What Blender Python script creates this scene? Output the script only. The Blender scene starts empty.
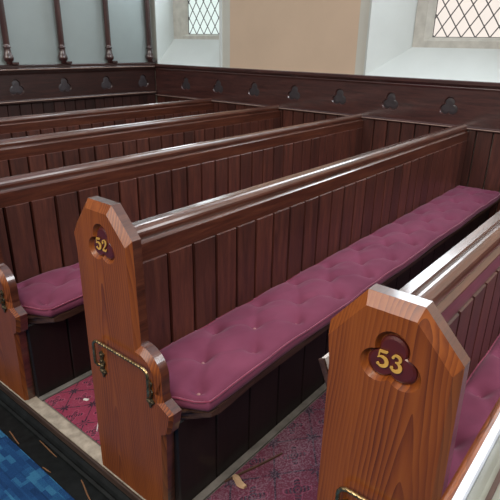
import bpy, bmesh, math, random
from mathutils import Vector, Matrix
random.seed(7)
S = bpy.context.scene
COL = S.collection
PI = math.pi
P = 0.85            # pew pitch
L = 3.192           # face of the wall panelling
AZ = -0.07          # aisle floor level

# ------------------------------------------------------------------ node helpers
class NT:
    def __init__(self, name):
        self.mat = bpy.data.materials.new(name)
        self.mat.use_nodes = True
        self.t = self.mat.node_tree
        self.t.nodes.clear()
        self.out = self.n('ShaderNodeOutputMaterial')
    def n(self, typ, **kw):
        nd = self.t.nodes.new(typ)
        for k, v in kw.items():
            setattr(nd, k, v)
        return nd
    def put(self, sock, v):
        if isinstance(v, bpy.types.NodeSocket):
            self.t.links.new(v, sock)
        elif isinstance(v, (tuple, list)) and len(v) == 3 and sock.type == 'RGBA':
            sock.default_value = (*v, 1)
        else:
            sock.default_value = v
    def m(self, op, a, b=None, c=None):
        nd = self.n('ShaderNodeMath', operation=op)
        self.put(nd.inputs[0], a)
        if b is not None: self.put(nd.inputs[1], b)
        if c is not None: self.put(nd.inputs[2], c)
        return nd.outputs[0]
    def coords(self):
        return self.n('ShaderNodeTexCoord').outputs['Object']
    def xyz(self, v):
        s = self.n('ShaderNodeSeparateXYZ'); self.put(s.inputs[0], v)
        return s.outputs[0], s.outputs[1], s.outputs[2]
    def vec(self, x, y, z):
        c = self.n('ShaderNodeCombineXYZ')
        for i, a in enumerate((x, y, z)): self.put(c.inputs[i], a)
        return c.outputs[0]
    def vmul(self, v, s):
        nd = self.n('ShaderNodeVectorMath', operation='MULTIPLY')
        self.put(nd.inputs[0], v); nd.inputs[1].default_value = s
        return nd.outputs[0]
    def vadd(self, v, s):
        nd = self.n('ShaderNodeVectorMath', operation='ADD')
        self.put(nd.inputs[0], v); self.put(nd.inputs[1], s)
        return nd.outputs[0]
    def noise(self, v, scale, detail=3, rough=.55, dist=0):
        nd = self.n('ShaderNodeTexNoise')
        self.put(nd.inputs['Vector'], v)
        nd.inputs['Scale'].default_value = scale
        nd.inputs['Detail'].default_value = detail
        nd.inputs['Roughness'].default_value = rough
        nd.inputs['Distortion'].default_value = dist
        return nd.outputs[0]
    def ramp(self, f, stops):
        nd = self.n('ShaderNodeValToRGB')
        self.put(nd.inputs[0], f)
        e = nd.color_ramp.elements
        while len(e) < len(stops): e.new(.5)
        for el, (p, c) in zip(e, stops):
            el.position = p
            el.color = (*c, 1) if isinstance(c, (tuple, list)) else (c, c, c, 1)
        return nd.outputs[0]
    def mix(self, f, a, b, mode='MIX'):
        nd = self.n('ShaderNodeMix', data_type='RGBA', blend_type=mode)
        self.put(nd.inputs[0], f); self.put(nd.inputs[6], a); self.put(nd.inputs[7], b)
        return nd.outputs[2]
    def bump(self, h, strength, dist=.002):
        nd = self.n('ShaderNodeBump')
        nd.inputs['Strength'].default_value = strength
        nd.inputs['Distance'].default_value = dist
        self.put(nd.inputs['Height'], h)
        return nd.outputs[0]
    def bsdf(self, color, rough=.5, metal=0, ior=1.5, coat=0, coat_rough=.1, coat_ior=1.5, normal=None, sheen=0,
             sheen_tint=(1, 1, 1), spec=.5):
        b = self.n('ShaderNodeBsdfPrincipled')
        self.put(b.inputs['Base Color'], color)
        self.put(b.inputs['Roughness'], rough)
        b.inputs['Metallic'].default_value = metal
        b.inputs['IOR'].default_value = ior
        b.inputs['Specular IOR Level'].default_value = spec
        b.inputs['Coat Weight'].default_value = coat
        self.put(b.inputs['Coat Roughness'], coat_rough)
        b.inputs['Coat IOR'].default_value = coat_ior
        b.inputs['Sheen Weight'].default_value = sheen
        b.inputs['Sheen Roughness'].default_value = .4
        b.inputs['Sheen Tint'].default_value = (*sheen_tint, 1)
        if normal is not None: self.put(b.inputs['Normal'], normal)
        self.t.links.new(b.outputs[0], self.out.inputs[0])
        return self.mat

AX = {'x': (1.2, 14, 14), 'y': (14, 1.2, 14), 'z': (14, 14, 1.2)}
def wood(name, dark, mid, light, axis='x', rough=.38, coat=.6, coat_rough=.16, fine=3.0, islands=0.0, coat_ior=1.5, bmp=.15):
    t = NT(name)
    co = t.coords()
    if islands:
        r = t.n('ShaderNodeNewGeometry').outputs['Random Per Island']
        off = t.m('MULTIPLY', r, 37.0)
        co2 = t.vadd(co, t.vec(off, off, off))
    else:
        co2 = co
    v = t.vmul(co2, AX[axis])
    n1 = t.noise(v, 1.0 * fine, 4, .6, .6)
    n2 = t.noise(v, 5.5 * fine, 2, .6, .2)
    f = t.m('ADD', t.m('MULTIPLY', n1, .7), t.m('MULTIPLY', n2, .3))
    c = t.ramp(f, [(.32, dark), (.5, mid), (.68, light)])
    if islands:
        k = t.ramp(r, [(0, 1 - islands), (1, 1 + islands)])
        c = t.mix(1.0, c, k, 'MULTIPLY')
    bl = t.noise(co, 2.2, 3)
    rr = t.m('ADD', rough - .08, t.m('MULTIPLY', bl, .16))
    return t.bsdf(c, rr, coat=coat, coat_rough=coat_rough, coat_ior=coat_ior, normal=t.bump(f, bmp, .001))

def pine(name):
    """varnished orange pine with arched annual rings, grain running up"""
    t = NT(name)
    co = t.coords()
    x, y, z = t.xyz(co)
    warp = t.noise(t.vmul(co, (7, 7, 1.1)), 1.0, 3, .5)
    rnd = t.n('ShaderNodeObjectInfo').outputs['Random']
    yy = t.m('ADD', y, t.m('ADD', .09, t.m('MULTIPLY', rnd, .12)))
    par = t.m('SQRT', t.m('ADD', t.m('MULTIPLY', t.m('MULTIPLY', yy, yy), 40.0), .02))
    f = t.m('ADD', t.m('ADD', par, t.m('MULTIPLY', z, .33)), t.m('MULTIPLY', warp, .42))
    ring = t.m('FRACT', t.m('MULTIPLY', f, 19.0))
    n2 = t.noise(t.vmul(co, (120, 120, 5)), 1.0, 2, .6)
    amp = t.ramp(t.noise(t.vmul(co, (9, 9, 1.2)), 1.0, 2), [(.35, .3), (.65, 1.0)])
    g = t.m('ADD', t.m('MULTIPLY', t.m('MULTIPLY', ring, amp), .75), t.m('MULTIPLY', n2, .42))
    c = t.ramp(g, [(.10, (.300, .086, .015)), (.40, (.240, .060, .0095)), (.72, (.135, .030, .006)), (.95, (.065, .015, .005))])
    big = t.noise(t.vmul(co, (5, 5, 1.5)), 1.0, 3)
    c = t.mix(t.ramp(big, [(.38, .0), (.72, .5)]), c, (.13, .031, .010))
    return t.bsdf(c, .46, spec=.35, coat=.5, coat_rough=.2, normal=t.bump(g, .06, .001))

def plain(name, color, rough=.6, metal=0, var=.25, scale=20, coat=0, bump=.2, **kw):
    t = NT(name)
    n = t.noise(t.coords(), scale, 4)
    a = tuple(max(0, c * (1 - var)) for c in color); b = tuple(min(1, c * (1 + var)) for c in color)
    return t.bsdf(t.ramp(n, [(.3, a), (.7, b)]), rough, metal, coat=coat, normal=t.bump(n, bump, .001), **kw)

def plaster(name, white, beige=None, spans=None, rough=.8):
    t = NT(name)
    co = t.coords()
    n = t.noise(co, 3.0, 5); n2 = t.noise(co, 55, 3)
    c = t.ramp(n, [(.3, tuple(q * .93 for q in white)), (.7, white)])
    if beige:
        x, y, z = t.xyz(co)
        msk = None
        for a, b in spans:
            q = t.m('MULTIPLY', t.m('GREATER_THAN', y, a), t.m('LESS_THAN', y, b))
            msk = q if msk is None else t.m('MAXIMUM', msk, q)
        cb = t.ramp(n, [(.3, tuple(q * .93 for q in beige)), (.7, beige)])
        c = t.mix(msk, c, cb)
    h = t.m('ADD', t.m('MULTIPLY', n, .6), t.m('MULTIPLY', n2, .4))
    return t.bsdf(c, rough, normal=t.bump(h, .25, .004))

def fabric(name, a, b, sheen=.5, tint=(1, .75, .9)):
    t = NT(name)
    co = t.coords()
    n = t.noise(co, 5, 4); w = t.noise(co, 420, 2)
    c = t.ramp(n, [(.3, a), (.7, b)])
    return t.bsdf(c, .85, sheen=sheen, sheen_tint=tint, normal=t.bump(w, .2, .001), spec=.2)

def red_carpet(name, base, dark, pink, dust, a=.16):
    t = NT(name)
    co = t.coords()
    wob = t.noise(co, 14, 2)
    x, y, z = t.xyz(co)
    x = t.m('ADD', x, t.m('MULTIPLY', wob, .012)); y = t.m('ADD', y, t.m('MULTIPLY', wob, .012))
    u = t.m('DIVIDE', t.m('ADD', t.m('MULTIPLY', x, .8), y), a)
    v = t.m('DIVIDE', t.m('SUBTRACT', t.m('MULTIPLY', x, .8), y), a)
    def loc(s, o): return t.m('SUBTRACT', t.m('FRACT', t.m('ADD', s, o)), .5)
    def polar(o):
        cu, cv = loc(u, o), loc(v, o)
        r = t.m('SQRT', t.m('ADD', t.m('MULTIPLY', cu, cu), t.m('MULTIPLY', cv, cv)))
        return cu, cv, r, t.m('ARCTAN2', cv, cu)
    cu, cv, r, th = polar(0.5)
    fl = t.m('LESS_THAN', r, t.m('ADD', .15, t.m('MULTIPLY', t.m('COSINE', t.m('MULTIPLY', th, 8)), .055)))
    fl = t.m('MULTIPLY', fl, t.m('GREATER_THAN', r, .045))
    line = t.m('LESS_THAN', t.m('MINIMUM', t.m('ABSOLUTE', cu), t.m('ABSOLUTE', cv)), .022)
    cu2, cv2, r2, th2 = polar(0.0)
    lob = t.m('ADD', .20, t.m('MULTIPLY', t.m('COSINE', t.m('MULTIPLY', th2, 4)), .10))
    bq = t.m('MULTIPLY', t.m('LESS_THAN', r2, lob), t.m('GREATER_THAN', t.m('COSINE', t.m('MULTIPLY', r2, 75)), -.15))
    pk = t.m('LESS_THAN', t.m('ABSOLUTE', t.m('SUBTRACT', r2, t.m('ADD', lob, .03))), .016)
    brk = t.noise(co, 60, 2)
    dk = t.m('MAXIMUM', t.m('MAXIMUM', fl, line), bq)
    dk = t.m('MULTIPLY', dk, t.ramp(brk, [(.36, .25), (.5, 1)]))
    n = t.noise(co, 260, 2)
    c = t.ramp(n, [(.3, tuple(q * .8 for q in base)), (.7, tuple(q * 1.2 for q in base))])
    c = t.mix(t.m('MULTIPLY', pk, .6), c, pink)
    c = t.mix(dk, c, dark)
    d = t.ramp(t.m('MULTIPLY', t.noise(co, 2.6, 5), t.ramp(t.noise(co, 170, 2), [(.35, .6), (.65, 1.2)])), [(.38, .05), (.75, dust)])
    c = t.mix(d, c, (.30, .24, .30))
    return t.bsdf(c, .95, normal=t.bump(n, .5, .003), spec=.15)

def blue_carpet(name):
    t = NT(name)
    co = t.coords()
    x, y, z = t.xyz(co)
    def cells(sx, sy, o):
        wx = t.m('ADD', t.m('MULTIPLY', x, sx), o)
        row = t.m('FLOOR', wx)
        sh = t.m('MULTIPLY', t.m('SINE', t.m('MULTIPLY', row, 12.9)), 3.7)
        wy = t.m('FLOOR', t.m('ADD', t.m('MULTIPLY', y, sy), sh))
        w = t.n('ShaderNodeTexWhiteNoise', noise_dimensions='2D')
        t.put(w.inputs['Vector'], t.vec(row, wy, 0))
        return w.outputs[0]
    f = t.m('ADD', t.m('MULTIPLY', cells(52, 20, .3), .5), t.m('MULTIPLY', cells(27, 14, .7), .5))
    n = t.noise(co, 330, 2)
    f = t.m('ADD', f, t.m('MULTIPLY', t.m('SUBTRACT', n, .5), .5))
    c = t.ramp(f, [(.15, (.008, .028, .085)), (.45, (.012, .046, .135)), (.62, (.017, .075, .18)), (.85, (.032, .13, .24))])
    return t.bsdf(c, .95, normal=t.bump(n, .6, .004), spec=.1)

def emit(name, color, k):
    t = NT(name)
    e = t.n('ShaderNodeEmission'); e.inputs[0].default_value = (*color, 1); e.inputs[1].default_value = k
    n = t.noise(t.coords(), 9, 2)
    t.put(e.inputs[0], t.ramp(n, [(.3, tuple(c * .96 for c in color)), (.7, color)]))
    t.t.links.new(e.outputs[0], t.out.inputs[0])
    return t.mat

def brass(name):
    t = NT(name)
    n = t.noise(t.coords(), 60, 3)
    c = t.ramp(n, [(.35, (.30, .20, .09)), (.65, (.62, .46, .24))])
    return t.bsdf(c, .36, metal=1, normal=t.bump(n, .2, .001))

D, M_, Li = (.028, .0072, .0046), (.064, .0165, .0100), (.104, .0295, .0165)
WOODX = wood('mahogany_along', (.032, .009, .0055), (.076, .021, .0118), (.125, .038, .019), 'x', rough=.36, coat=1.0, coat_rough=.13, coat_ior=1.65, bmp=.008)
WOODP = wood('mahogany_planks', D, M_, Li, 'z', rough=.5, coat=.22, coat_rough=.28, islands=.28)
WOODY = wood('mahogany_wall_rail', (.028, .009, .008), (.060, .019, .016), (.095, .031, .025), 'y', rough=.42, coat=.9, coat_rough=.17, coat_ior=1.6, bmp=.03)
WOODPW = wood('mahogany_wall_planks', (.03, .009, .007), (.066, .019, .013), (.105, .032, .021), 'z', rough=.45, coat=.35, coat_rough=.28, islands=.3)
WOODD = wood('dark_oak_screen', (.016, .006, .005), (.032, .011, .009), (.055, .018, .014), 'x', rough=.4, coat=.9, coat_rough=.15, bmp=.03)
WOODDP = wood('dark_oak_planks', (.016, .006, .005), (.032, .011, .009), (.05, .016, .013), 'z', rough=.45, coat=.3, islands=.3)
TURN = wood('dark_turned_wood', (.016, .006, .006), (.04, .012, .011), (.075, .022, .018), 'z', rough=.33, coat=.8, coat_rough=.12)
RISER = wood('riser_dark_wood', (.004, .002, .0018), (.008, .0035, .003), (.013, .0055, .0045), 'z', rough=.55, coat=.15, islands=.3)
SEATW = wood('seat_board_wood', (.025, .011, .007), (.055, .025, .016), (.10, .05, .034), 'x', rough=.45, coat=.3)
CARVE = plain('carved_recess', (.045, .036, .041), .5, coat=.3)
PINE = pine('pine_end')
PLAQ = plain('oxblood_plaque', (.085, .012, .010), .38, coat=.5, var=.2)
GOLD = plain('gold_leaf_paint', (.58, .34, .075), .45, var=.12)
BRASS = brass('aged_brass')
BRASSD = plain('tarnished_brass', (.085, .065, .035), .5, metal=.6, var=.5, scale=80)
CUSH = fabric('plum_velvet', (.150, .034, .070), (.205, .050, .096), sheen=.15)
PIPE = fabric('plum_piping', (.17, .030, .06), (.24, .045, .085))
BUTT = plain('pale_button', (.36, .18, .18), .6)
WHITE = plaster('white_plaster', (.66, .71, .70))
WALLM = plaster('wall_plaster', (.64, .64, .58), (.71, .54, .40), [(1.752, 3.119), (-6, .18), (4.6, 9)])
STONE = plain('window_stone', (.58, .57, .52), .8, var=.12, scale=14)
LEAD = plain('lead_cames', (.10, .095, .10), .6, metal=.3)
SKYG = emit('sky_lit_upper_glass', (.88, .95, 1.0), 10.0)
WSTRIP = plain('edge_glint', (.72, .76, .86), .3, var=.06, coat=.4)  # bluish white of a painted-in highlight on the stand edge
GLASS1 = emit('sky_lit_glass_cool', (.84, .97, .93), 1.0)
GLASS2 = emit('sky_lit_glass_warm', (1.0, .90, .82), 1.0)
PANE = plain('frosted_pane', (.31, .36, .36), .35, var=.06, scale=2, bump=.03)
C51 = red_carpet('crimson_carpet', (.25, .026, .062), (.022, .006, .016), (.42, .09, .15), .2, a=.135)
C52 = red_carpet('faded_carpet', (.115, .018, .042), (.022, .010, .024), (.26, .065, .12), .55, a=.19)
BLUE = blue_carpet('blue_carpet')
BLACKF = plain('black_boards', (.005, .006, .006), .5, var=.6, scale=30, coat=.0, spec=.25)
PLATF = plain('worn_boards', (.15, .14, .13), .75, var=.3, scale=18)
SILL = plain('worn_pale_sill', (.36, .31, .25), .75, var=.35, scale=22)
KERBW = wood('kerb_brown', (.018, .010, .007), (.045, .024, .016), (.09, .055, .04), 'y', rough=.55, coat=.1)
STRAW = plain('splinter_wood', (.17, .08, .035), .6)
PALEW = plain('pale_chip_wood', (.50, .33, .20), .7)
PAPER = plain('paper_white', (.72, .68, .66), .7, var=.05)
TWIG = plain('twig_brown', (.09, .045, .03), .6)
GREYW = plain('grey_lacquer', (.20, .21, .18), .3, coat=.6, var=.15)

# ------------------------------------------------------------------ mesh helpers
def mesh(bm, name, mat, smooth=False):
    bmesh.ops.recalc_face_normals(bm, faces=bm.faces)
    me = bpy.data.meshes.new(name)
    bm.to_mesh(me); bm.free()
    me.materials.append(mat)
    if smooth:
        for p in me.polygons: p.use_smooth = True
    return me
def link(name, me, parent=None, loc=(0, 0, 0)):
    o = bpy.data.objects.new(name, me)
    COL.objects.link(o)
    o.location = loc
    if parent: o.parent = parent
    return o
def obj(name, bm, mat, parent=None, loc=(0, 0, 0), smooth=False):
    return link(name, mesh(bm, name, mat, smooth), parent, loc)
def tag(o, label, cat, group=None):
    o['label'] = label; o['category'] = cat
    if group: o['group'] = group
    return o
def empty(name, loc=(0, 0, 0)):
    return link(name, None, None, loc)
def struct(o):
    o['kind'] = 'structure'; return o
def box(bm, a, b, bev=0):
    x0, y0, z0 = a; x1, y1, z1 = b
    tmp = bmesh.new()
    bmesh.ops.create_cube(tmp, size=1)
    for v in tmp.verts:
        v.co = Vector(((x0 + x1) / 2 + v.co.x * (x1 - x0), (y0 + y1) / 2 + v.co.y * (y1 - y0), (z0 + z1) / 2 + v.co.z * (z1 - z0)))
    if bev: bmesh.ops.bevel(tmp, geom=tmp.edges[:], offset=bev, segments=2, profile=.5, affect='EDGES')
    add(bm, tmp)
def add(bm, tmp):
    mp = {}
    for v in tmp.verts: mp[v] = bm.verts.new(v.co)
    for f in tmp.faces: bm.faces.new([mp[v] for v in f.verts])
    tmp.free()
def prism(bm, poly, fn, s0, s1):
    """poly: 2-D points; fn(p, s) -> xyz ; swept s0..s1"""
    a = [bm.verts.new(fn(p, s0)) for p in poly]; b = [bm.verts.new(fn(p, s1)) for p in poly]
    n = len(poly)
    for i in range(n):
        bm.faces.new((a[i], a[(i + 1) % n], b[(i + 1) % n], b[i]))
    bm.faces.new(a); bm.faces.new(b[::-1])
def tube(bm, pts, r, k=10, twist=0, lobes=3, amp=.0, closed=False):
    pts = [Vector(p) for p in pts]; n = len(pts); rings = []
    t0 = (pts[1] - pts[0]).normalized()
    u = t0.orthogonal().normalized(); s = 0
    for i, p in enumerate(pts):
        if closed: t = (pts[(i + 1) % n] - pts[i - 1]).normalized()
        else: t = (pts[min(i + 1, n - 1)] - pts[max(i - 1, 0)]).normalized()
        u = (u - t * u.dot(t)).normalized(); w = t.cross(u)
        if i: s += (p - pts[i - 1]).length
        rr = r[i] if isinstance(r, (list, tuple)) else r
        ring = []
        for j in range(k):
            a = 2 * PI * j / k
            q = rr * (1 + amp * math.cos(lobes * a - twist * s))
            ring.append(bm.verts.new(p + u * math.cos(a) * q + w * math.sin(a) * q))
        rings.append(ring)
    for i in range(n if closed else n - 1):
        A, B = rings[i], rings[(i + 1) % n]
        for j in range(k):
            bm.faces.new((A[j], A[(j + 1) % k], B[(j + 1) % k], B[j]))
    if not closed:
        bm.faces.new(rings[0][::-1]); bm.faces.new(rings[-1])
def lathe(bm, prof, c, k=20):
    rings = [[bm.verts.new((c[0] + r * math.cos(2 * PI * j / k), c[1] + r * math.sin(2 * PI * j / k), c[2] + z)) for j in range(k)] for r, z in prof]
    for A, B in zip(rings, rings[1:]):
        for j in range(k): bm.faces.new((A[j], A[(j + 1) % k], B[(j + 1) % k], B[j]))
    bm.faces.new(rings[0][::-1]); bm.faces.new(rings[-1])
def subpath(pts, step):
    out = []
    for a, b in zip(pts, pts[1:]):
        a, b = Vector(a), Vector(b); n = max(1, int((b - a).length / step))
        out += [a.lerp(b, i / n) for i in range(n)]
    return out + [Vector(pts[-1])]
def trefoil(scale=1.0, n=96, off=.029, r=.033):
    pts = []
    for i in range(n):
        a = 2 * PI * i / n; best = 0
        for c in (PI / 2, PI * 7 / 6, PI * 11 / 6):
            cx = off * math.cos(c - a); cy = off * math.sin(c - a)
            if abs(cy) < r: best = max(best, cx + math.sqrt(r * r - cy * cy))
        pts.append((best * math.cos(a) * scale, best * math.sin(a) * scale))
    return pts
def inset(poly, w):
    """inset a counter-clockwise polygon, w[i] for the edge i -> i+1"""
    n = len(poly); out = []
    for i in range(n):
        p0, p1, p2 = Vector(poly[i - 1]), Vector(poly[i]), Vector(poly[(i + 1) % n])
        d0 = (p1 - p0).normalized(); d1 = (p2 - p1).normalized()
        n0 = Vector((-d0.y, d0.x)); n1 = Vector((-d1.y, d1.x))
        a = p0 + n0 * w[i - 1]; b = p1 + n1 * w[i]
        cr = d0.x * d1.y - d0.y * d1.x
        if abs(cr) < 1e-3: out.append(tuple(p1 + n0 * (w[i - 1] + w[i]) / 2)); continue
        s = ((b - a).x * d1.y - (b - a).y * d1.x) / cr
        out.append(tuple(a + d0 * s))
    return out
def loop_edges(bm, vs):
    return [bm.edges.new((vs[i], vs[(i + 1) % len(vs)])) for i in range(len(vs))]
def ring_faces(bm, A, B):
    n = len(A)
    for i in range(n):
        bm.faces.new((A[i], A[(i + 1) % n], B[(i + 1) % n], B[i]))

# ------------------------------------------------------------------ pew parts
TH = 0.045
def end_outline():
    pts = [(.012, 0), (.012, .80), (.022, .893), (-.048, .981), (-.153, .981), (-.230, .898)]
    w = [.003, .004, .020, .024, .020, .012]
    pts.append((-.236, .585))
    n = 20; r = .080
    for i in range(1, n + 1):
        a = PI / 2 + (PI / 2) * i / n
        pts.append((-.236 + r * math.cos(a), .585 - r + r * math.sin(a)))
    w += [.018] * n
    pts += [(-.316, .45), (-.322, .432), (-.362, .412), (-.354, .37), (-.344, .335), (-.324, .322), (-.312, 0)]
    w += [.014, .010, .004, .004, .005, .005, .005, .004]
    # the order above runs up the back and down the front: with +y to the left that is counter-clockwise seen from the aisle;
    return pts, w[:len(pts)]
TREF_C = (-.112, .862)
def end_mesh(recess=True):
    pts, w = end_outline()
    ar = sum(pts[i - 1][0] * pts[i][1] - pts[i][0] * pts[i - 1][1] for i in range(len(pts)))
    assert ar > 0
    ins = inset(pts, w)
    bm = bmesh.new()
    A = [bm.verts.new((0, y, z)) for y, z in ins]
    B = [bm.verts.new((.016, y, z)) for y, z in pts]
    C = [bm.verts.new((TH, y, z)) for y, z in pts]
    ring_faces(bm, A, B)
    n0 = set(bm.faces); ring_faces(bm, B, C)
    for f in bm.faces:
        if f not in n0: f.material_index = 1
    edges = [bm.edges.get((A[i], A[(i + 1) % len(A)])) for i in range(len(A))]
    if recess:
        T0 = [bm.verts.new((0, TREF_C[0] + u, TREF_C[1] + v)) for u, v in trefoil()]
        T1 = [bm.verts.new((.013, TREF_C[0] + u, TREF_C[1] + v)) for u, v in trefoil(.84)]
        edges += loop_edges(bm, T0)
        ring_faces(bm, T0, T1); bm.faces.new(T1)
    bmesh.ops.triangle_fill(bm, use_beauty=True, use_dissolve=False, edges=edges)
    bmesh.ops.triangle_fill(bm, use_beauty=True, edges=[bm.edges.get((C[i], C[(i + 1) % len(C)])) for i in range(len(C))])
    me = mesh(bm, 'end_panel', PINE); me.materials.append(WOODX); return me

RAIL = [(-.004, .742), (-.004, .828), (.012, .833), (.014, .841), (.011, .848), (-.018, .849), (-.0205, .845), (-.0225, .846)]
for i in range(13):
    a = math.radians(30 + i * 16)
    RAIL.append((-.048 + .0275 * math.cos(a), .8345 + .0275 * math.sin(a)))
RAIL += [(-.066, .814), (-.0700, .8185), (-.0715, .8200), (-.0865, .8130), (-.0872, .8105), (-.0855, .752), (-.05, .742)]
def rail_mesh(x0=TH, x1=L):
    bm = bmesh.new()
    prism(bm, RAIL, lambda p, s: (s, p[0], p[1]), x0, x1)
    return mesh(bm, 'top_rail', WOODX)

def plank(bm, a0, a1, z0, z1, fn, front, back, c=.0045, gap=.0014):
    """one vertical board between a0..a1 along the run; fn(a, depth, z) -> xyz; chamfered front edges"""
    g = gap
    a0 += g; a1 -= g
    sgn = 1 if back > front else -1
    o = [(a0, z0), (a1, z0), (a1, z1), (a0, z1)]
    i_ = [(a0 + c, z0), (a1 - c, z0), (a1 - c, z1 - .0045), (a0 + c, z1 - .0045)]
    F = [bm.verts.new(fn(a, front, z)) for a, z in i_]
    G = [bm.verts.new(fn(a, front + sgn * (c if i < 2 else .0085), z)) for i, (a, z) in enumerate(o)]
    H = [bm.verts.new(fn(a, back, z)) for a, z in o]
    bm.faces.new(F); ring_faces(bm, F, G); ring_faces(bm, G, H); bm.faces.new(H[::-1])
def back_mesh():
    bm = bmesh.new()
    e = [TH]
    x = .033 + .113
    while x < L - .03: e.append(x); x += .113
    e.append(L)
    for a, b in zip(e, e[1:]):
        plank(bm, a, b, .01, .755, lambda a, d, z: (a, d, z), -.091, -.045, .0035, .0038)
    return mesh(bm, 'back_boards', WOODP)
def back_slab_mesh():
    bm = bmesh.new(); box(bm, (TH, -.046, .0), (L, -.006, .745))
    return mesh(bm, 'back_lining', WOODX)
def seat_mesh():
    bm = bmesh.new()
    poly = [(TH, -.09), (TH, -.315), (.062, -.318), (.128, -.398), (.160, -.401), (.34, -.389), (L - .004, -.389), (L - .004, -.09)]
    prism(bm, poly, lambda p, s: (p[0], p[1], s), .345, .374)
    bmesh.ops.bevel(bm, geom=[e for e in bm.edges if abs(e.verts[0].co.z - e.verts[1].co.z) < 1e-5], offset=.006, segments=2, affect='EDGES')
    return mesh(bm, 'seat_board', SEATW)
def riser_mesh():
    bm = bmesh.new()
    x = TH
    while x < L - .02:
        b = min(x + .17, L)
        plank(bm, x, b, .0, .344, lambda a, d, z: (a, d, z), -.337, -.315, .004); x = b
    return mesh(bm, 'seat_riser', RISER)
def skirt_mesh():
    bm = bmesh.new(); box(bm, (TH, -.366, 0), (L, -.338, .009), .002)
    return mesh(bm, 'toe_strip', PLATF)
def plaque_mesh():
    bm = bmesh.new()
    t0 = [bm.verts.new((.013, u, v)) for u, v in trefoil(.81)]
    t1 = [bm.verts.new((.009, u, v)) for u, v in trefoil(.79)]
    t2 = [bm.verts.new((.0065, u, v)) for u, v in trefoil(.70)]
    ring_faces(bm, t0, t1); ring_faces(bm, t1, t2); bm.faces.new(t2)
    return mesh(bm, 'number_plaque', PLAQ)

def stroke(bm, pts, widths, x=.0045):
    """a flat painted brush stroke in the plaque plane (u to the reader's right, v up), slightly raised"""
    n = len(pts); P2 = [Vector(p) for p in pts]; Lf, Rt = [], []
    for i in range(n):
        t = (P2[min(i + 1, n - 1)] - P2[max(i - 1, 0)]).normalized(); nn = Vector((-t.y, t.x)) * widths[i] / 2
        Lf.append(P2[i] + nn); Rt.append(P2[i] - nn)
    for xx, keep in ((x, True),):
        a = [bm.verts.new((xx, -p.x, p.y)) for p in Lf]; b = [bm.verts.new((xx, -p.x, p.y)) for p in Rt]
        a2 = [bm.verts.new((xx + .0018, -p.x, p.y)) for p in Lf]; b2 = [bm.verts.new((xx + .0018, -p.x, p.y)) for p in Rt]
        for i in range(n - 1):
            bm.faces.new((a[i], a[i + 1], b[i + 1], b[i]))
            bm.faces.new((a[i], a2[i], a2[i + 1], a[i + 1])); bm.faces.new((b[i], b[i + 1], b2[i + 1], b2[i]))
        bm.faces.new((a[0], b[0], b2[0], a2[0])); bm.faces.new((a[-1], a2[-1], b2[-1], b[-1]))
def dot(bm, c, r, x=.0043):
    v = [bm.verts.new((x, -(c[0] + r * math.cos(2 * PI * i / 14)), c[1] + r * math.sin(2 * PI * i / 14))) for i in range(14)]
    w = [bm.verts.new((x + .002, q.co.y, q.co.z)) for q in v]
    bm.faces.new(v); ring_faces(bm, v, w)
def arc(cx, cy, rx, ry, a0, a1, n=14):
    return [(cx + rx * math.cos(math.radians(a0 + (a1 - a0) * i / n)), cy + ry * math.sin(math.radians(a0 + (a1 - a0) * i / n))) for i in range(n + 1)]
def swell(n, lo, hi):
    return [lo + (hi - lo) * math.sin(PI * i / n) ** 1.0 for i in range(n + 1)]
def digit_mesh(ch):
    """unit glyph: 0..0.62 wide, 0..1 tall, scaled to 34 mm"""
    bm = bmesh.new(); k = .034
    def st(pts, w, x=.0045): stroke(bm, [(p[0] * k, p[1] * k) for p in pts], [q * k for q in w], x)
    if ch == '5':
        st([(.10, .91), (.30, .92), (.50, .94), (.56, 1.0)], [.15, .16, .15, .05])
        st([(.12, .95), (.10, .72), (.08, .50)], [.07, .07, .07], .0043)
        p = arc(.26, .31, .30, .285, 142, -140, 22); st(p, [.06 + .16 * max(0, math.sin(PI * i / 22)) ** 1.2 for i in range(23)], .0047)
        dot(bm, (.08 * k, .13 * k), .085 * k)
    if ch == '2':
        p = arc(.29, .72, .23, .24, 170, -30, 16) + [(.36, .42), (.22, .26), (.09, .11)]
        st(p, [.07, .07, .07, .08, .08, .09, .10, .12, .15, .17, .19, .20, .20, .19, .18, .17, .16, .12, .09, .07])
        st([(.04, .08), (.25, .08), (.46, .07), (.55, .22)], [.14, .17, .15, .05], .0047)
        dot(bm, (.12 * k, .70 * k), .09 * k)
    if ch == '3':
        p = arc(.26, .76, .22, .20, 160, -95, 16); st(p, swell(16, .07, .17))
        p = arc(.25, .29, .27, .265, 98, -155, 20); st(p, [.06 + .16 * max(0, math.sin(PI * i / 20)) ** 1.1 for i in range(21)], .0047)
        dot(bm, (.08 * k, .80 * k), .08 * k); dot(bm, (.06 * k, .18 * k), .09 * k)
    return mesh(bm, 'number_digit', GOLD)

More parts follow.
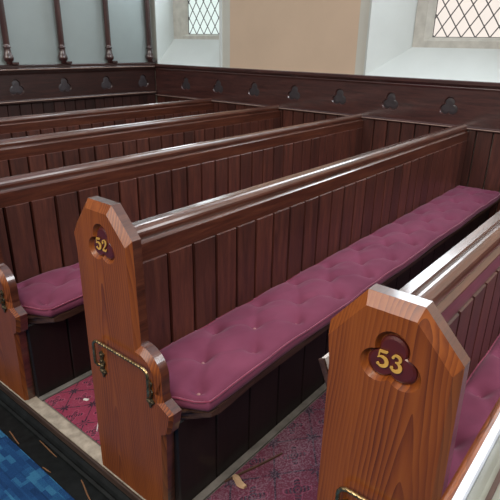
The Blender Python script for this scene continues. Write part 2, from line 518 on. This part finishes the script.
def holder_mesh():
    """rope-twist umbrella rail: a flat hoop standing off the end panel"""
    x = -.018; yl, yr, zt, zb, r = -.048, -.298, .547, .466, .022
    pts = [(-.004, yl - .012, zb - .012), (-.014, yl - .006, zb - .010), (x, yl, zb + .002)]
    pts += [(x, yl, zt - r)]
    pts += [(x, yl - r + r * math.cos(math.radians(a)), zt - r + r * math.sin(math.radians(a))) for a in range(10, 91, 10)]
    pts += [(x, yr + r - r * math.sin(math.radians(a)), zt - r + r * math.cos(math.radians(a))) for a in range(0, 91, 10)]
    pts += [(x, yr, zb + .002), (-.014, yr + .006, zb - .010), (-.004, yr + .012, zb - .012)]
    bm = bmesh.new()
    tube(bm, subpath(pts, .0016), (.0048), 12, twist=520, lobes=2, amp=.10)
    return mesh(bm, 'umbrella_holder', BRASS, True)
def holder_plate_mesh():
    """cast mounting plate: waisted stem with leaf lobes and a knuckle"""
    bm = bmesh.new()
    half = [(0, .058), (.006, .050), (.013, .046), (.012, .036), (.006, .030), (.007, .018), (.014, .010), (.014, .0), (.008, -.010),
            (.007, -.022), (.015, -.027), (.019, -.035), (.013, -.043), (.007, -.046), (.005, -.056), (0, -.064)]
    poly = half + [(-a, b) for a, b in half[-2:0:-1]]
    prism(bm, poly, lambda p, s: (s, p[0], p[1]), -.005, 0)
    for (y, z, r) in ((0, .040, .008), (0, -.034, .010), (.012, -.035, .006), (-.012, -.035, .006), (0, -.010, .011), (0, .012, .008)):
        tmp = bmesh.new(); bmesh.ops.create_icosphere(tmp, subdivisions=2, radius=r)
        for v in tmp.verts: v.co = Vector((v.co.x * .7 - .004, v.co.y + y, v.co.z + z))
        add(bm, tmp)
    return mesh(bm, 'mounting_plate', BRASSD)
def book_ledge_mesh():
    bm = bmesh.new(); box(bm, (.10, -.006, .575), (L - .1, .046, .590), .002)
    return mesh(bm, 'book_ledge', WOODX)

ME = dict(end=end_mesh(), rail=rail_mesh(), back=back_mesh(), lining=back_slab_mesh(), seat=seat_mesh(), riser=riser_mesh(), toe=skirt_mesh(),
          plaque=plaque_mesh(), holder=holder_mesh(), plate=holder_plate_mesh(), bl=book_ledge_mesh())
DG = {c: digit_mesh(c) for c in '523'}

def make_pew(k, label, number=None):
    t = empty('church_pew', (0, k * P, 0))
    tag(t, label, 'pew', 'wooden church pews in rows')
    e = link('end_panel', ME['end'], t); e['label'] = 'orange pine end panel with clipped top corners'
    link('top_rail', ME['rail'], t)
    link('back_boards', ME['back'], t)
    link('back_lining', ME['lining'], t)
    link('seat_board', ME['seat'], t)
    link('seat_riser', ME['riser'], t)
    s = link('toe_strip', ME['toe'], t); s['label'] = 'pale worn strip of board at the foot of the riser'
    link('book_ledge', ME['bl'], t)
    p = link('number_plaque', ME['plaque'], t, (0, *TREF_C)); p['label'] = 'dark red trefoil plaque set in the end panel'
    if number:
        for i, ch in enumerate(number):
            d = link('number_digit', DG[ch], p, (-.002, (.0270, .0000)[i], -.0165)); d['label'] = 'gold painted figure ' + ch
    h = link('umbrella_holder', ME['holder'], t); h['label'] = 'rope-twist brass umbrella holder'
    for y in (-.062, -.284):
        link('mounting_plate', ME['plate'], h, (-.0005, y, .458)).scale = (1, .85, .8)
    return t
make_pew(0, 'wooden pew with gold number 53 on its orange end panel', '53')
make_pew(1, 'wooden pew with gold number 52 on its orange end panel', '52')
make_pew(2, 'dark wooden pew directly behind the pew numbered 52')
make_pew(3, 'dark wooden pew second behind the pew numbered 52')
make_pew(4, 'dark wooden pew nearest the partition screen, in front of its boards')

# ------------------------------------------------------------------ cushions
CP = [(.062, -.094), (.066, -.30), (.118, -.392), (.16, -.396), (3.14, -.396), (3.14, -.094)]
CX0, CX1 = .062, 3.14
def front_y(x):
    if x < .066: return -.30
    if x < .118: return -.30 - .092 * (x - .066) / .052
    return -.393 - .004 * math.sin(x * 9)
def rowsof():
    T = []
    for k in range(12): T.append((.263 + .265 * k, -.243))
    for k in range(12):
        T.append((.138 + .265 * k, -.148)); T.append((.138 + .265 * k, -.335))
    return [q for q in T if CX0 + .03 < q[0] < CX1 - .03]
def make_cushion(rnd):
    rng = random.Random(rnd)
    T = [(x + rng.uniform(-.015, .015), y + rng.uniform(-.008, .008)) for x, y in rowsof()]
    ph = [rng.uniform(0, 6) for _ in range(6)]
    segs = []
    for i, a in enumerate(T):
        for b in T[i + 1:]:
            d = math.hypot(a[0] - b[0], a[1] - b[1])
            if .10 < d < .20 and abs(a[0] - b[0]) > .08: segs.append((a, b))
    def height(x, y):
        d = min(x - CX0, CX1 - x, -.094 - y, y - front_y(x))
        d = max(d, 0)
        q = min(d / .055, 1)
        h = .018 * math.sqrt(1 - (1 - q) ** 2) + .012 * min(d / .12, 1)
        dip = 0
        for tx, ty in T:
            dx = x - tx
            if abs(dx) < .12:
                r2 = dx * dx + (y - ty) ** 2
                dip = max(dip, 0.023 * math.exp(-r2 / .00065) + .011 * math.exp(-r2 / .0035))
        cr = 0
        for (a, b) in segs:
            if x < min(a[0], b[0]) - .04 or x > max(a[0], b[0]) + .04: continue
            vx, vy = b[0] - a[0], b[1] - a[1]
            s = max(0, min(1, ((x - a[0]) * vx + (y - a[1]) * vy) / (vx * vx + vy * vy)))
            r2 = (x - a[0] - s * vx) ** 2 + (y - a[1] - s * vy) ** 2
            cr = max(cr, .0058 * math.exp(-r2 / .00022))
        wob = .004 * math.sin(x * 11 + ph[0]) * math.sin(y * 23 + ph[1]) + .0022 * math.sin(x * 41 + ph[2] + 3 * math.sin(y * 30)) * math.cos(y * 47 + ph[3])
        return h - dip - cr * q + wob * q
    ZB, ZT = .376, .416
    nx, ny = 330, 34
    bm = bmesh.new()
    xs = [CX0 + .10 * i / 16 for i in range(16)] + [CX0 + .10 + (CX1 - CX0 - .10) * i / nx for i in range(nx + 1)]
    G = []
    for x in xs:
        f = front_y(x); row = []
        for j in range(ny + 1):
            s = j / ny
            s = .5 - .5 * math.cos(PI * s) if False else s
            y = -.094 + (f + .094) * s
            row.append(bm.verts.new((x, y, ZT + height(x, y))))
        G.append(row)
    for i in range(len(xs) - 1):
        for j in range(ny):
            bm.faces.new((G[i][j], G[i + 1][j], G[i + 1][j + 1], G[i][j + 1]))
    border = [G[i][ny] for i in range(len(xs))] + [G[-1][j] for j in range(ny - 1, -1, -1)] + [G[i][0] for i in range(len(xs) - 2, -1, -1)] + [G[0][j] for j in range(1, ny)]
    cen = Vector((1.6, -.24, 0))
    prev = border
    n = len(border)
    path = [v.co.copy() for v in border]
    nrm = []
    for i in range(n):
        t = (path[(i + 1) % n] - path[i - 1]); nn = Vector((t.y, -t.x, 0)).normalized()
        if i < len(xs): pass
        nrm.append(nn)
    if (path[50] + nrm[50] * .01).y > path[50].y: nrm = [-q for q in nrm]
    for s, o in ((.3, .006), (.6, .007), (.85, .004), (1.0, 0)):
        cur = [bm.verts.new((path[i].x + nrm[i].x * o, path[i].y + nrm[i].y * o, path[i].z + (ZB - path[i].z) * s)) for i in range(n)]
        ring_faces(bm, prev, cur); prev = cur
    bm.faces.new(prev)
    body = mesh(bm, 'bench_cushion', CUSH, True)
    bm = bmesh.new()
    pp = [path[i] + nrm[i] * .003 for i in range(0, n, 2)]
    tube(bm, pp, .0036, 6, closed=True)
    pm = mesh(bm, 'piping', PIPE, True)
    B = []
    for tx, ty in T:
        if rng.random() < .8: B.append((tx, ty, ZT + height(tx, ty) + .002))
    return body, pm, B
bm = bmesh.new()
bmesh.ops.create_uvsphere(bm, u_segments=10, v_segments=6, radius=.0065)
for v in bm.verts: v.co.z *= .5
BTN = mesh(bm, 'tuft_button', BUTT, True)
BTN2 = BTN.copy(); BTN2.materials.clear(); BTN2.materials.append(PIPE)
cb, cpip, CB = make_cushion(3)
for k, lab in ((1, 'long tufted plum seat cushion on the pew numbered 52'), (2, 'tufted plum seat cushion behind the end panel numbered 52'),
               (0, 'tufted plum seat cushion beside the end panel numbered 53')):
    c = link('bench_cushion', cb, None, (0, k * P, 0))
    tag(c, lab, 'cushion', 'tufted plum pew cushions')
    link('piping', cpip, c)
    rr = random.Random(k)
    for q in CB:
        b = link('tuft_button', BTN if rr.random() < .3 else BTN2, c, q)
        b.rotation_euler = (rr.uniform(-.5, .5), rr.uniform(-.5, .5), 0)

# ------------------------------------------------------------------ floor, kerb, carpets
bm = bmesh.new(); box(bm, (-6, -5, AZ - .1), (0, 5, AZ)); struct(obj('floor', bm, BLACKF))
bm = bmesh.new(); box(bm, (.05, -3.4, AZ - .1), (L + .05, 4.3, 0)); struct(obj('floor_under_pews', bm, PLATF))
bm = bmesh.new(); box(bm, (0, -3.4, -.03), (.05, 4.3, 0), .003); struct(obj('trim_1', bm, SILL))
bm = bmesh.new(); box(bm, (-.010, -3.4, -.034), (0, 4.3, -.004), .003); struct(obj('trim_2', bm, KERBW))
bm = bmesh.new()
prism(bm, [(0, AZ), (-.040, AZ), (-.042, AZ + .008), (-.034, AZ + .016), (-.028, AZ + .014), (-.022, AZ + .024), (-.012, AZ + .036), (0, AZ + .036)],
      lambda p, s: (p[0], s, p[1]), -3.4, 4.3)
struct(obj('trim_3', bm, BLACKF))
bm = bmesh.new(); box(bm, (-1.9, -4, AZ), (-.117, 4.6, AZ + .007), .002)
tag(obj('aisle_carpet', bm, BLUE), 'mottled blue carpet laid along the aisle floor', 'carpet')
for k, mt, lab in ((1, C52, 'faded purple-red patterned carpet between the pews numbered 52 and 53'), (2, C51, 'bright crimson patterned carpet behind the end panel numbered 52')):
    bm = bmesh.new(); box(bm, (.052, -.80, 0), (L - .002, -.372, .008), .002)
    tag(obj('carpet_strip', bm, mt, None, (0, k * P, 0)), lab, 'carpet', 'patterned carpets between pews')

# ------------------------------------------------------------------ wall panelling (y along the wall) and screen (x along)
TSC = 1.2
def frieze(bm, a0, a1, z0, z1, centres, zc, fn, depth=.012):
    """flat board a0..a1 x z0..z1 with recessed trefoils; fn(a, d, z), d = depth into the wood"""
    R = [(a0, z0), (a1, z0), (a1, z1), (a0, z1)]
    F = [bm.verts.new(fn(a, 0, z)) for a, z in R]; Bk = [bm.verts.new(fn(a, .022, z)) for a, z in R]
    E = loop_edges(bm, F)
    for c in centres:
        T0 = [bm.verts.new(fn(c + u, 0, zc + v)) for u, v in trefoil(TSC, 60)]
        T1 = [bm.verts.new(fn(c + u, depth, zc + v)) for u, v in trefoil(TSC * .9, 60)]
        E += loop_edges(bm, T0); ring_faces(bm, T0, T1); bm.faces.new(T1)
    bmesh.ops.triangle_fill(bm, use_beauty=True, edges=E)
    ring_faces(bm, F, Bk); bm.faces.new(Bk[::-1])
def carving(c, zc, fn, depth=.0115):
    bm = bmesh.new()
    T = [bm.verts.new(fn(c + u, depth, zc + v)) for u, v in trefoil(TSC * .88, 60)]
    T1 = [bm.verts.new(fn(c + u, depth - .003, zc + v)) for u, v in trefoil(TSC * .6, 60)]
    ring_faces(bm, T, T1); bm.faces.new(T1)
    return bm
def fw(a, d, z): return (L + d, a, z)
W0, W1 = -3.2, 4.19
wp = struct(empty('trim_4', (L, 0, 0))); wp.location = (0, 0, 0)
wc = [.47 + .464 * i for i in range(8)]
bm = bmesh.new(); frieze(bm, W0, W1, .845, 1.105, wc, .972, fw); obj('frieze', bm, WOODY, wp)
for c in wc: obj('trefoil_carving', carving(c, .972, fw), CARVE, wp)
bm = bmesh.new()
prism(bm, [(.03, 1.10), (-.002, 1.10), (-.006, 1.112), (-.004, 1.118), (-.012, 1.128), (-.022, 1.138), (-.022, 1.158), (-.018, 1.163), (.03, 1.163)],
      lambda p, s: (L + p[0], s, p[1]), W0, W1 - .02); obj('cap_moulding', bm, WOODY, wp)
bm = bmesh.new()
prism(bm, [(.03, .826), (-.012, .826), (-.020, .831), (-.020, .837), (-.004, .846), (-.002, .850), (.03, .848)], lambda p, s: (L + p[0], s, p[1]), W0, W1 - .01); obj('ledge_moulding', bm, WOODY, wp)
bm = bmesh.new(); y = .591 - .1155 * 30
while y < W1:
    plank(bm, y, min(y + .1155, W1), 0, .828, lambda a, d, z: (d, a, z), L - .002, L + .03, .004, .0032); y += .1155
obj('plank_panel', bm, WOODPW, wp)

GLINT = plain('glint_strip', (.34, .24, .20), .35, coat=.5, var=.2)  # reflected light line along ledges and cap, painted as pale strips
bm = bmesh.new(); box(bm, (L - .0225, W0, .8335), (L - .015, W1 - .012, .8405), .002); obj('glint_strip', bm, GLINT, wp)
YS = 4.198
def fs(a, d, z): return (a, YS + d, z)
sc = tag(empty('partition_screen', (0, 0, 0)), 'dark wood partition screen with turned balusters and pale frosted panes', 'screen')
sx = [1.117 + .476 * i - .476 * 2 for i in range(7)]
bm = bmesh.new(); frieze(bm, -.1, L - .002, .875, 1.10, [q for q in sx if q < 3.1], .982, fs); obj('frieze', bm, WOODD, sc)
for c in sx:
    if c < 3.1: obj('trefoil_carving', carving(c, .982, fs), CARVE, sc)
bm = bmesh.new()
prism(bm, [(.05, 1.095), (-.004, 1.095), (-.008, 1.105), (-.022, 1.12), (-.024, 1.13), (-.030, 1.134), (-.030, 1.142), (-.02, 1.15), (-.02, 1.172), (-.014, 1.178), (.05, 1.178)],
      lambda p, s: (s, YS + p[0], p[1]), -.1, L - .002); obj('cap_rail', bm, WOODD, sc)
bm = bmesh.new()
prism(bm, [(.02, .848), (-.02, .848), (-.030, .856), (-.030, .866), (-.012, .882), (.02, .882)], lambda p, s: (s, YS + p[0], p[1]), -.1, L - .002); obj('ledge_moulding', bm, WOODD, sc)
bm = bmesh.new(); x = -.1
while x < L - .01:
    plank(bm, x, min(x + .113, L - .002), 0, .85, lambda a, d, z: (a, d, z), YS + .0, YS + .022); x += .113
obj('plank_panel', bm, WOODDP, sc)
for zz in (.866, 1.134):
    bm = bmesh.new(); box(bm, (-.1, YS - .0325, zz), (L - .024, YS - .024, zz + .007), .002); obj('glint_strip', bm, GLINT, sc)
bx = [3.128, 2.605, 2.082, 1.559, 1.036]
for q in bx:
    bm = bmesh.new()
    box(bm, (q + .012, YS - .032, 1.178), (q + .075, YS + .03, 1.200), .004)
    s = obj('base_block', bm, WOODD, sc)
    bm = bmesh.new()
    prof = [(.020, 0), (.024, .004), (.022, .016), (.026, .022), (.038, .030), (.044, .046), (.043, .060), (.036, .078), (.029, .10), (.026, .128),
            (.026, .132), (.033, .136), (.034, .144), (.027, .150), (.0275, .17), (.0265, .9), (.0245, 1.7)]
    lathe(bm, [(a_, b_) for a_, b_ in prof], (q, YS + .0, 1.180), 20); obj('baluster', bm, TURN, sc, smooth=True)
ed = [.6] + sorted(bx)
for a, b in zip(ed, ed[1:]):
    bm = bmesh.new(); box(bm, (a + .003, YS + .034, 1.17), (b - .003, YS + .044, 2.9)); obj('frosted_pane', bm, PANE, sc)
bm = bmesh.new(); box(bm, (bx[0] + .003, YS + .034, 1.17), (L - .004, YS + .044, 2.9)); obj('frosted_pane', bm, PANE, sc)
bm = bmesh.new(); box(bm, (.55, YS - .03, 2.9), (L - .002, YS + .05, 3.0), .006); obj('head_rail', bm, WOODD, sc)

# ------------------------------------------------------------------ window wall
D = .25
ZB1, ZB2, WTOP = 1.15, 1.15, 4.4
w2 = (.25, 1.644); w1 = (3.238, 4.150)
bm = bmesh.new()
X0, X1 = L + .028, L + .5
def wb(y0, y1, z0, z1): box(bm, (X0, y0, z0), (X1, y1, z1))
wb(w2[1], w1[0], 0, 5.2); wb(-3.2, w2[0], 0, 5.2)
wb(w2[0], w2[1], WTOP, 5.2); wb(w1[0], w1[1] + .3, WTOP, 5.2); wb(w1[1], w1[1] + .3, 0, WTOP)
# masonry under the two sills and round the frames
wb(w2[0], w2[1], 0, 1.10); wb(w1[0], w1[1], 0, 1.10)
struct(obj('wall_right', bm, WALLM))
def quadslab(bm, q, n, th=.02):
    """thick slab from four points, thickened along n"""
    n = Vector(n).normalized() * th
    a = [bm.verts.new(Vector(p)) for p in q]; b = [bm.verts.new(Vector(p) + n) for p in q]
    bm.faces.new(a); ring_faces(bm, a, b); bm.faces.new(b[::-1])
def window(name, yl, yr, rl, rr, gl, gr, z0, zs, zg, glass, lattice_y, lattice_z):
    """yl/yr opening at the wall, rl/rr at the recess, gl/gr the glass; z0 wall foot, zs recess foot, zg glass foot"""
    w = struct(empty(name))
    XR = L + D; XF = XR + .001
    bm = bmesh.new(); quadslab(bm, [(L + .004, yr - .002, z0), (L + .004, yl + .002, z0), (XR, rl, zs), (XR, rr, zs)], (.6, 0, -1), .03); obj('window_sill', bm, WHITE, w)
    bm = bmesh.new(); quadslab(bm, [(L + .006, yl, z0 - .02), (L + .006, yl, WTOP), (XR + .01, rl, WTOP), (XR + .01, rl, zs - .02)], (.3, 1, 0), .02); obj('window_jamb', bm, WHITE, w)
    bm = bmesh.new(); quadslab(bm, [(L + .006, yr, z0 - .02), (L + .006, yr, WTOP), (XR + .01, rr, WTOP), (XR + .01, rr, zs - .02)], (.3, -1, 0), .02); obj('window_jamb', bm, WHITE, w)
    # stone frame: outer flat and inner chamfer down to the glass
    f = .55
    il = gl + (rl - gl) * .35; ir = gr + (rr - gr) * .35; iz = zg - (zg - zs) * .35
    bm = bmesh.new()
    def fr(pts0, x0, pts1, x1):
        A = [bm.verts.new((x0, y, z)) for y, z in pts0]; B = [bm.verts.new((x1, y, z)) for y, z in pts1]
        for i in range(3): bm.faces.new((A[i], A[i + 1], B[i + 1], B[i]))
    O = [(rl, WTOP), (rl, zs), (rr, zs), (rr, WTOP)]; I = [(il, WTOP), (il, iz), (ir, iz), (ir, WTOP)]; G = [(gl, WTOP), (gl, zg), (gr, zg), (gr, WTOP)]
    fr(O, XR, I, XR + .002); fr(I, XR + .002, G, XR + .045); fr(G, XR + .045, G, XR + .08)
    obj('window_frame', bm, STONE, w)
    bm = bmesh.new(); box(bm, (XR + .062, gr - .01, zg - .01), (XR + .068, gl + .01, 1.90)); obj('window_pane', bm, glass, w)
    bm = bmesh.new(); box(bm, (XR + .062, gr - .01, 1.94), (XR + .068, gl + .01, WTOP)); obj('window_pane', bm, SKYG, w)
    bm = bmesh.new(); box(bm, (XR + .040, gr - .01, 1.895), (XR + .075, gl + .01, 1.945), .006); obj('window_transom', bm, STONE, w)
    bm = bmesh.new()
    def bar(p, q):
        tube(bm, [p, q], .0042, 6)
    hy, hz = lattice_y, lattice_z
    Wd, Hh = gl - gr, WTOP - zg
    sl = hz / hy
    for sgn in (1, -1):
        i = -90
        while i < 90:
            # line z = zg + sgn*sl*(y - (gl - i*hy))
            yi = gl - .012 - i * hy
            zz = []
            for y in (gr, gl):
                zz.append((y, zg + sgn * sl * (y - yi)))
            (ya, za), (yb, zb2) = zz
            lo, hi = zg, WTOP
            pts = []
            t0, t1 = 0.0, 1.0
            dz = zb2 - za
            ta, tb = (lo - za) / dz, (hi - za) / dz
            if ta > tb: ta, tb = tb, ta
            t0, t1 = max(0, ta), min(1, tb)
            if t1 - t0 > 1e-3:
                bar((XR + .058, ya + (yb - ya) * t0, za + dz * t0), (XR + .058, ya + (yb - ya) * t1, za + dz * t1))
            i += 1
    for (a, b) in (((gl, zg), (gl, WTOP)), ((gr, zg), (gr, WTOP)), ((gl, zg), (gr, zg))):
        bar((XR + .058, *a), (XR + .058, *b))
    obj('lead_lattice', bm, LEAD, w)
    return w
window('window_2', w2[1], w2[0], 1.382, .45, 1.250, .60, 1.160, 1.378, 1.453, GLASS2, .104, .150)
window('window_1', w1[1], w1[0], 4.143, w1[0] + .004, 3.965, w1[0] + .09, 1.158, 1.418, 1.467, GLASS1, .108, .158)
# return wall that closes the window recess behind the screen
bm = bmesh.new(); box(bm, (L - .9, 4.255, 0), (L + .6, 4.45, 4.2)); struct(obj('wall_far', bm, WHITE))

# ------------------------------------------------------------------ small things
def bar_thing(name, mat, a, b, w, h, label, cat, group=None):
    a, b = Vector(a), Vector(b); d = b - a
    bm = bmesh.new(); n = 5
    rings = []
    for i in range(n + 1):
        s = i / n; c = a + d * s; u = Vector((-d.y, d.x, 0)).normalized()
        q = w / 2 * (.35 + .65 * math.sin(PI * (.15 + .75 * s))) ; c = c + u * .12 * w * math.sin(s * 7)
        rings.append([bm.verts.new(c + u * q * e + Vector((0, 0, f * h))) for e, f in ((-1, 0), (1, 0), (.7, 1), (-.7, 1))])
    for A, B in zip(rings, rings[1:]): ring_faces(bm, A, B)
    bm.faces.new(rings[0][::-1]); bm.faces.new(rings[-1])
    return tag(obj(name, bm, mat), label, cat, group)
G_ = 'wood splinters on the black floor'
z = AZ + .0005
bar_thing('wood_splinter', STRAW, (-.099, 1.344, z + .007), (-.110, 1.250, z + .007), .005, .0025, 'orange splinter on the edge of the blue carpet, farthest along the aisle', 'splinter', G_)
bar_thing('wood_splinter', STRAW, (-.046, 1.214, z), (-.050, 1.087, z), .004, .0025, 'long thin splinter beside the black kerb, below the pale sill', 'splinter', G_)
bar_thing('wood_splinter', STRAW, (-.110, 1.081, z), (-.104, 1.036, z), .004, .0025, 'shortest orange splinter, beside the blue carpet edge', 'splinter', G_)
bar_thing('wood_splinter', STRAW, (-.053, .923, z), (-.085, .82, z), .006, .003, 'thick orange splinter on the black floor near the foot of end panel 52', 'splinter', G_)
bar_thing('wood_chip', PALEW, (.252, .470, .009), (.240, .410, .009), .026, .010, 'pale broken chip of wood lying on the faded purple carpet', 'wood chip')
bar_thing('twig', TWIG, (.215, .478, .009), (.446, .406, .009), .008, .006, 'thin dark stick along the edge of the faded carpet', 'twig')
bar_thing('paper_scrap', PAPER, (.156, 1.208, .009), (.170, 1.190, .009), .012, .004, 'crumpled white scrap on the crimson carpet', 'paper scrap')
bar_thing('straw', PAPER, (.082, 1.010, .009), (.168, 1.105, .009), .005, .003, 'thin white straw lying on the crimson carpet', 'straw')
# booklet propped on the ledge behind pew 53
bm = bmesh.new()
tmp = bmesh.new(); box(tmp, (0, -.006, 0), (.15, .006, .135), .001); add(bm, tmp)
bk = obj('booklet', bm, PAPER, None, (.115, .036, .597)); bk.rotation_euler = (math.radians(-24), 0, 0)
tag(bk, 'white booklet leaning on the ledge behind end panel 53', 'booklet')
bm = bmesh.new(); box(bm, (-.002, -.0075, -.002), (.004, .0075, .137), .0005); sp = obj('booklet_spine', bm, SEATW, bk); sp['label'] = 'brown booklet spine'

# reading stand at the aisle, only its moulded edge in view
rs = tag(empty('reading_stand', (-.2, -.5, AZ + .007)), 'varnished reading stand with moulded edge in the bottom right corner', 'stand')
def rel(p): return (p[0] + .2, p[1] + .5, p[2] - AZ)
def rbox(name, a, b, mat, bev=.003):
    bm = bmesh.new(); box(bm, rel(a), rel(b), bev); return obj(name, bm, mat, rs)
zt = 1.0
def run(name, prof, mat):
    bm = bmesh.new(); prism(bm, prof, lambda p, s: rel((s, p[0], p[1])), -.46, .02); return obj(name, bm, mat, rs)
def nose(y0, y1, z0, z1, n=6):
    return [(y0 + (y1 - y0) * (.5 - .5 * math.cos(PI * i / n)), z0 + (z1 - z0) * math.sin(PI * i / n)) for i in range(n + 1)]
run('edge_nosing', [(-.316, zt - .03)] + [(-.316 - .010 * (1 - math.cos(PI / 2 * i / 5)), zt - .012 + .012 * math.sin(PI / 2 * i / 5)) for i in range(6)] + [(-.326, zt - .03)], PINE)
run('edge_highlight', [(-.3265, zt - .03), (-.3265, zt + .001), (-.3335, zt + .0015), (-.335, zt - .004), (-.335, zt - .03)], WSTRIP)  # white highlight of the moulded edge, built in as its own strip
run('top_panel', [(-.3355, zt - .03), (-.3355, zt - .004), (-.345, zt + .001), (-.35, zt + .001), (-.70, zt + .001), (-.70, zt - .03)], GREYW)
run('inlay_strip', [(-.3495, zt - .001), (-.3495, zt + .0035), (-.354, zt + .0035), (-.354, zt - .001)], SEATW)
rbox('pedestal', (-.25, -.56, AZ + .03), (-.17, -.49, zt - .03), WOODX)
rbox('foot', (-.36, -.68, AZ), (-.125, -.40, AZ + .03), WOODX)

# ------------------------------------------------------------------ light
def area(name, loc, target, sx, sy, power, color):
    l = bpy.data.lights.new(name, 'AREA'); l.shape = 'RECTANGLE'; l.size = sx; l.size_y = sy; l.energy = power; l.color = color
    o = link(name, l, None, loc)
    d = Vector(target) - Vector(loc); o.rotation_euler = d.to_track_quat('-Z', 'Y').to_euler()
    return o
area('nave_fill_light', (-1.7, -.5, 3.5), (.0, .7, .6), 1.5, 1.5, 65, (1.0, .84, .64))  # added area lamp over the aisle, grades the end panels from the top
area('west_window_light', (-5.2, 1.6, 4.6), (.2, .9, .6), 5.0, 2.2, 240, (1.0, .95, .88))
area('south_fill_light', (2.0, -3.6, 4.4), (1.7, 1.2, .5), 3.0, 2.0, 190, (.92, .96, 1.0))  # added lamp, raised overhead as cool fill for pews and rails
area('side_window_light', (L - .1, -1.9, 2.9), (.5, .8, .4), .7, 2.6, 35, (.92, .96, 1.0))
W = bpy.data.worlds.new('church_air'); S.world = W; W.use_nodes = True
wt = W.node_tree
tc = wt.nodes.new('ShaderNodeTexCoord'); sp_ = wt.nodes.new('ShaderNodeSeparateXYZ'); rp = wt.nodes.new('ShaderNodeValToRGB')
wt.links.new(tc.outputs['Generated'], sp_.inputs[0]); wt.links.new(sp_.outputs[2], rp.inputs[0])
e0, e1 = rp.color_ramp.elements; e0.position = .35; e0.color = (.07, .075, .085, 1); e1.position = .95; e1.color = (.62, .68, .76, 1)
wt.links.new(rp.outputs[0], wt.nodes['Background'].inputs[0])
wt.nodes['Background'].inputs[1].default_value = 1.0

# ------------------------------------------------------------------ camera
cam = bpy.data.cameras.new('camera'); co = link('camera', cam)
yaw, pit, rol = math.radians(39.0456), math.radians(21.9745), math.radians(1.0405)
F = Vector((math.cos(yaw) * math.cos(pit), math.sin(yaw) * math.cos(pit), -math.sin(pit)))
R = Vector((math.sin(yaw), -math.cos(yaw), 0)); U = R.cross(F)
R2 = R * math.cos(rol) + U * math.sin(rol); U2 = -R * math.sin(rol) + U * math.cos(rol)
M = Matrix((R2, U2, -F)).transposed().to_4x4(); M.translation = (-.7517, -.3977, 1.3806)
co.matrix_world = M
cam.sensor_width = 36; cam.lens = 510.504 / 500 * 36; cam.clip_start = .02
S.camera = co
S.view_settings.view_transform = 'Standard'; S.view_settings.look = 'None'; S.view_settings.gamma = 1; S.view_settings.exposure = 0
S.view_settings.use_curve_mapping = False
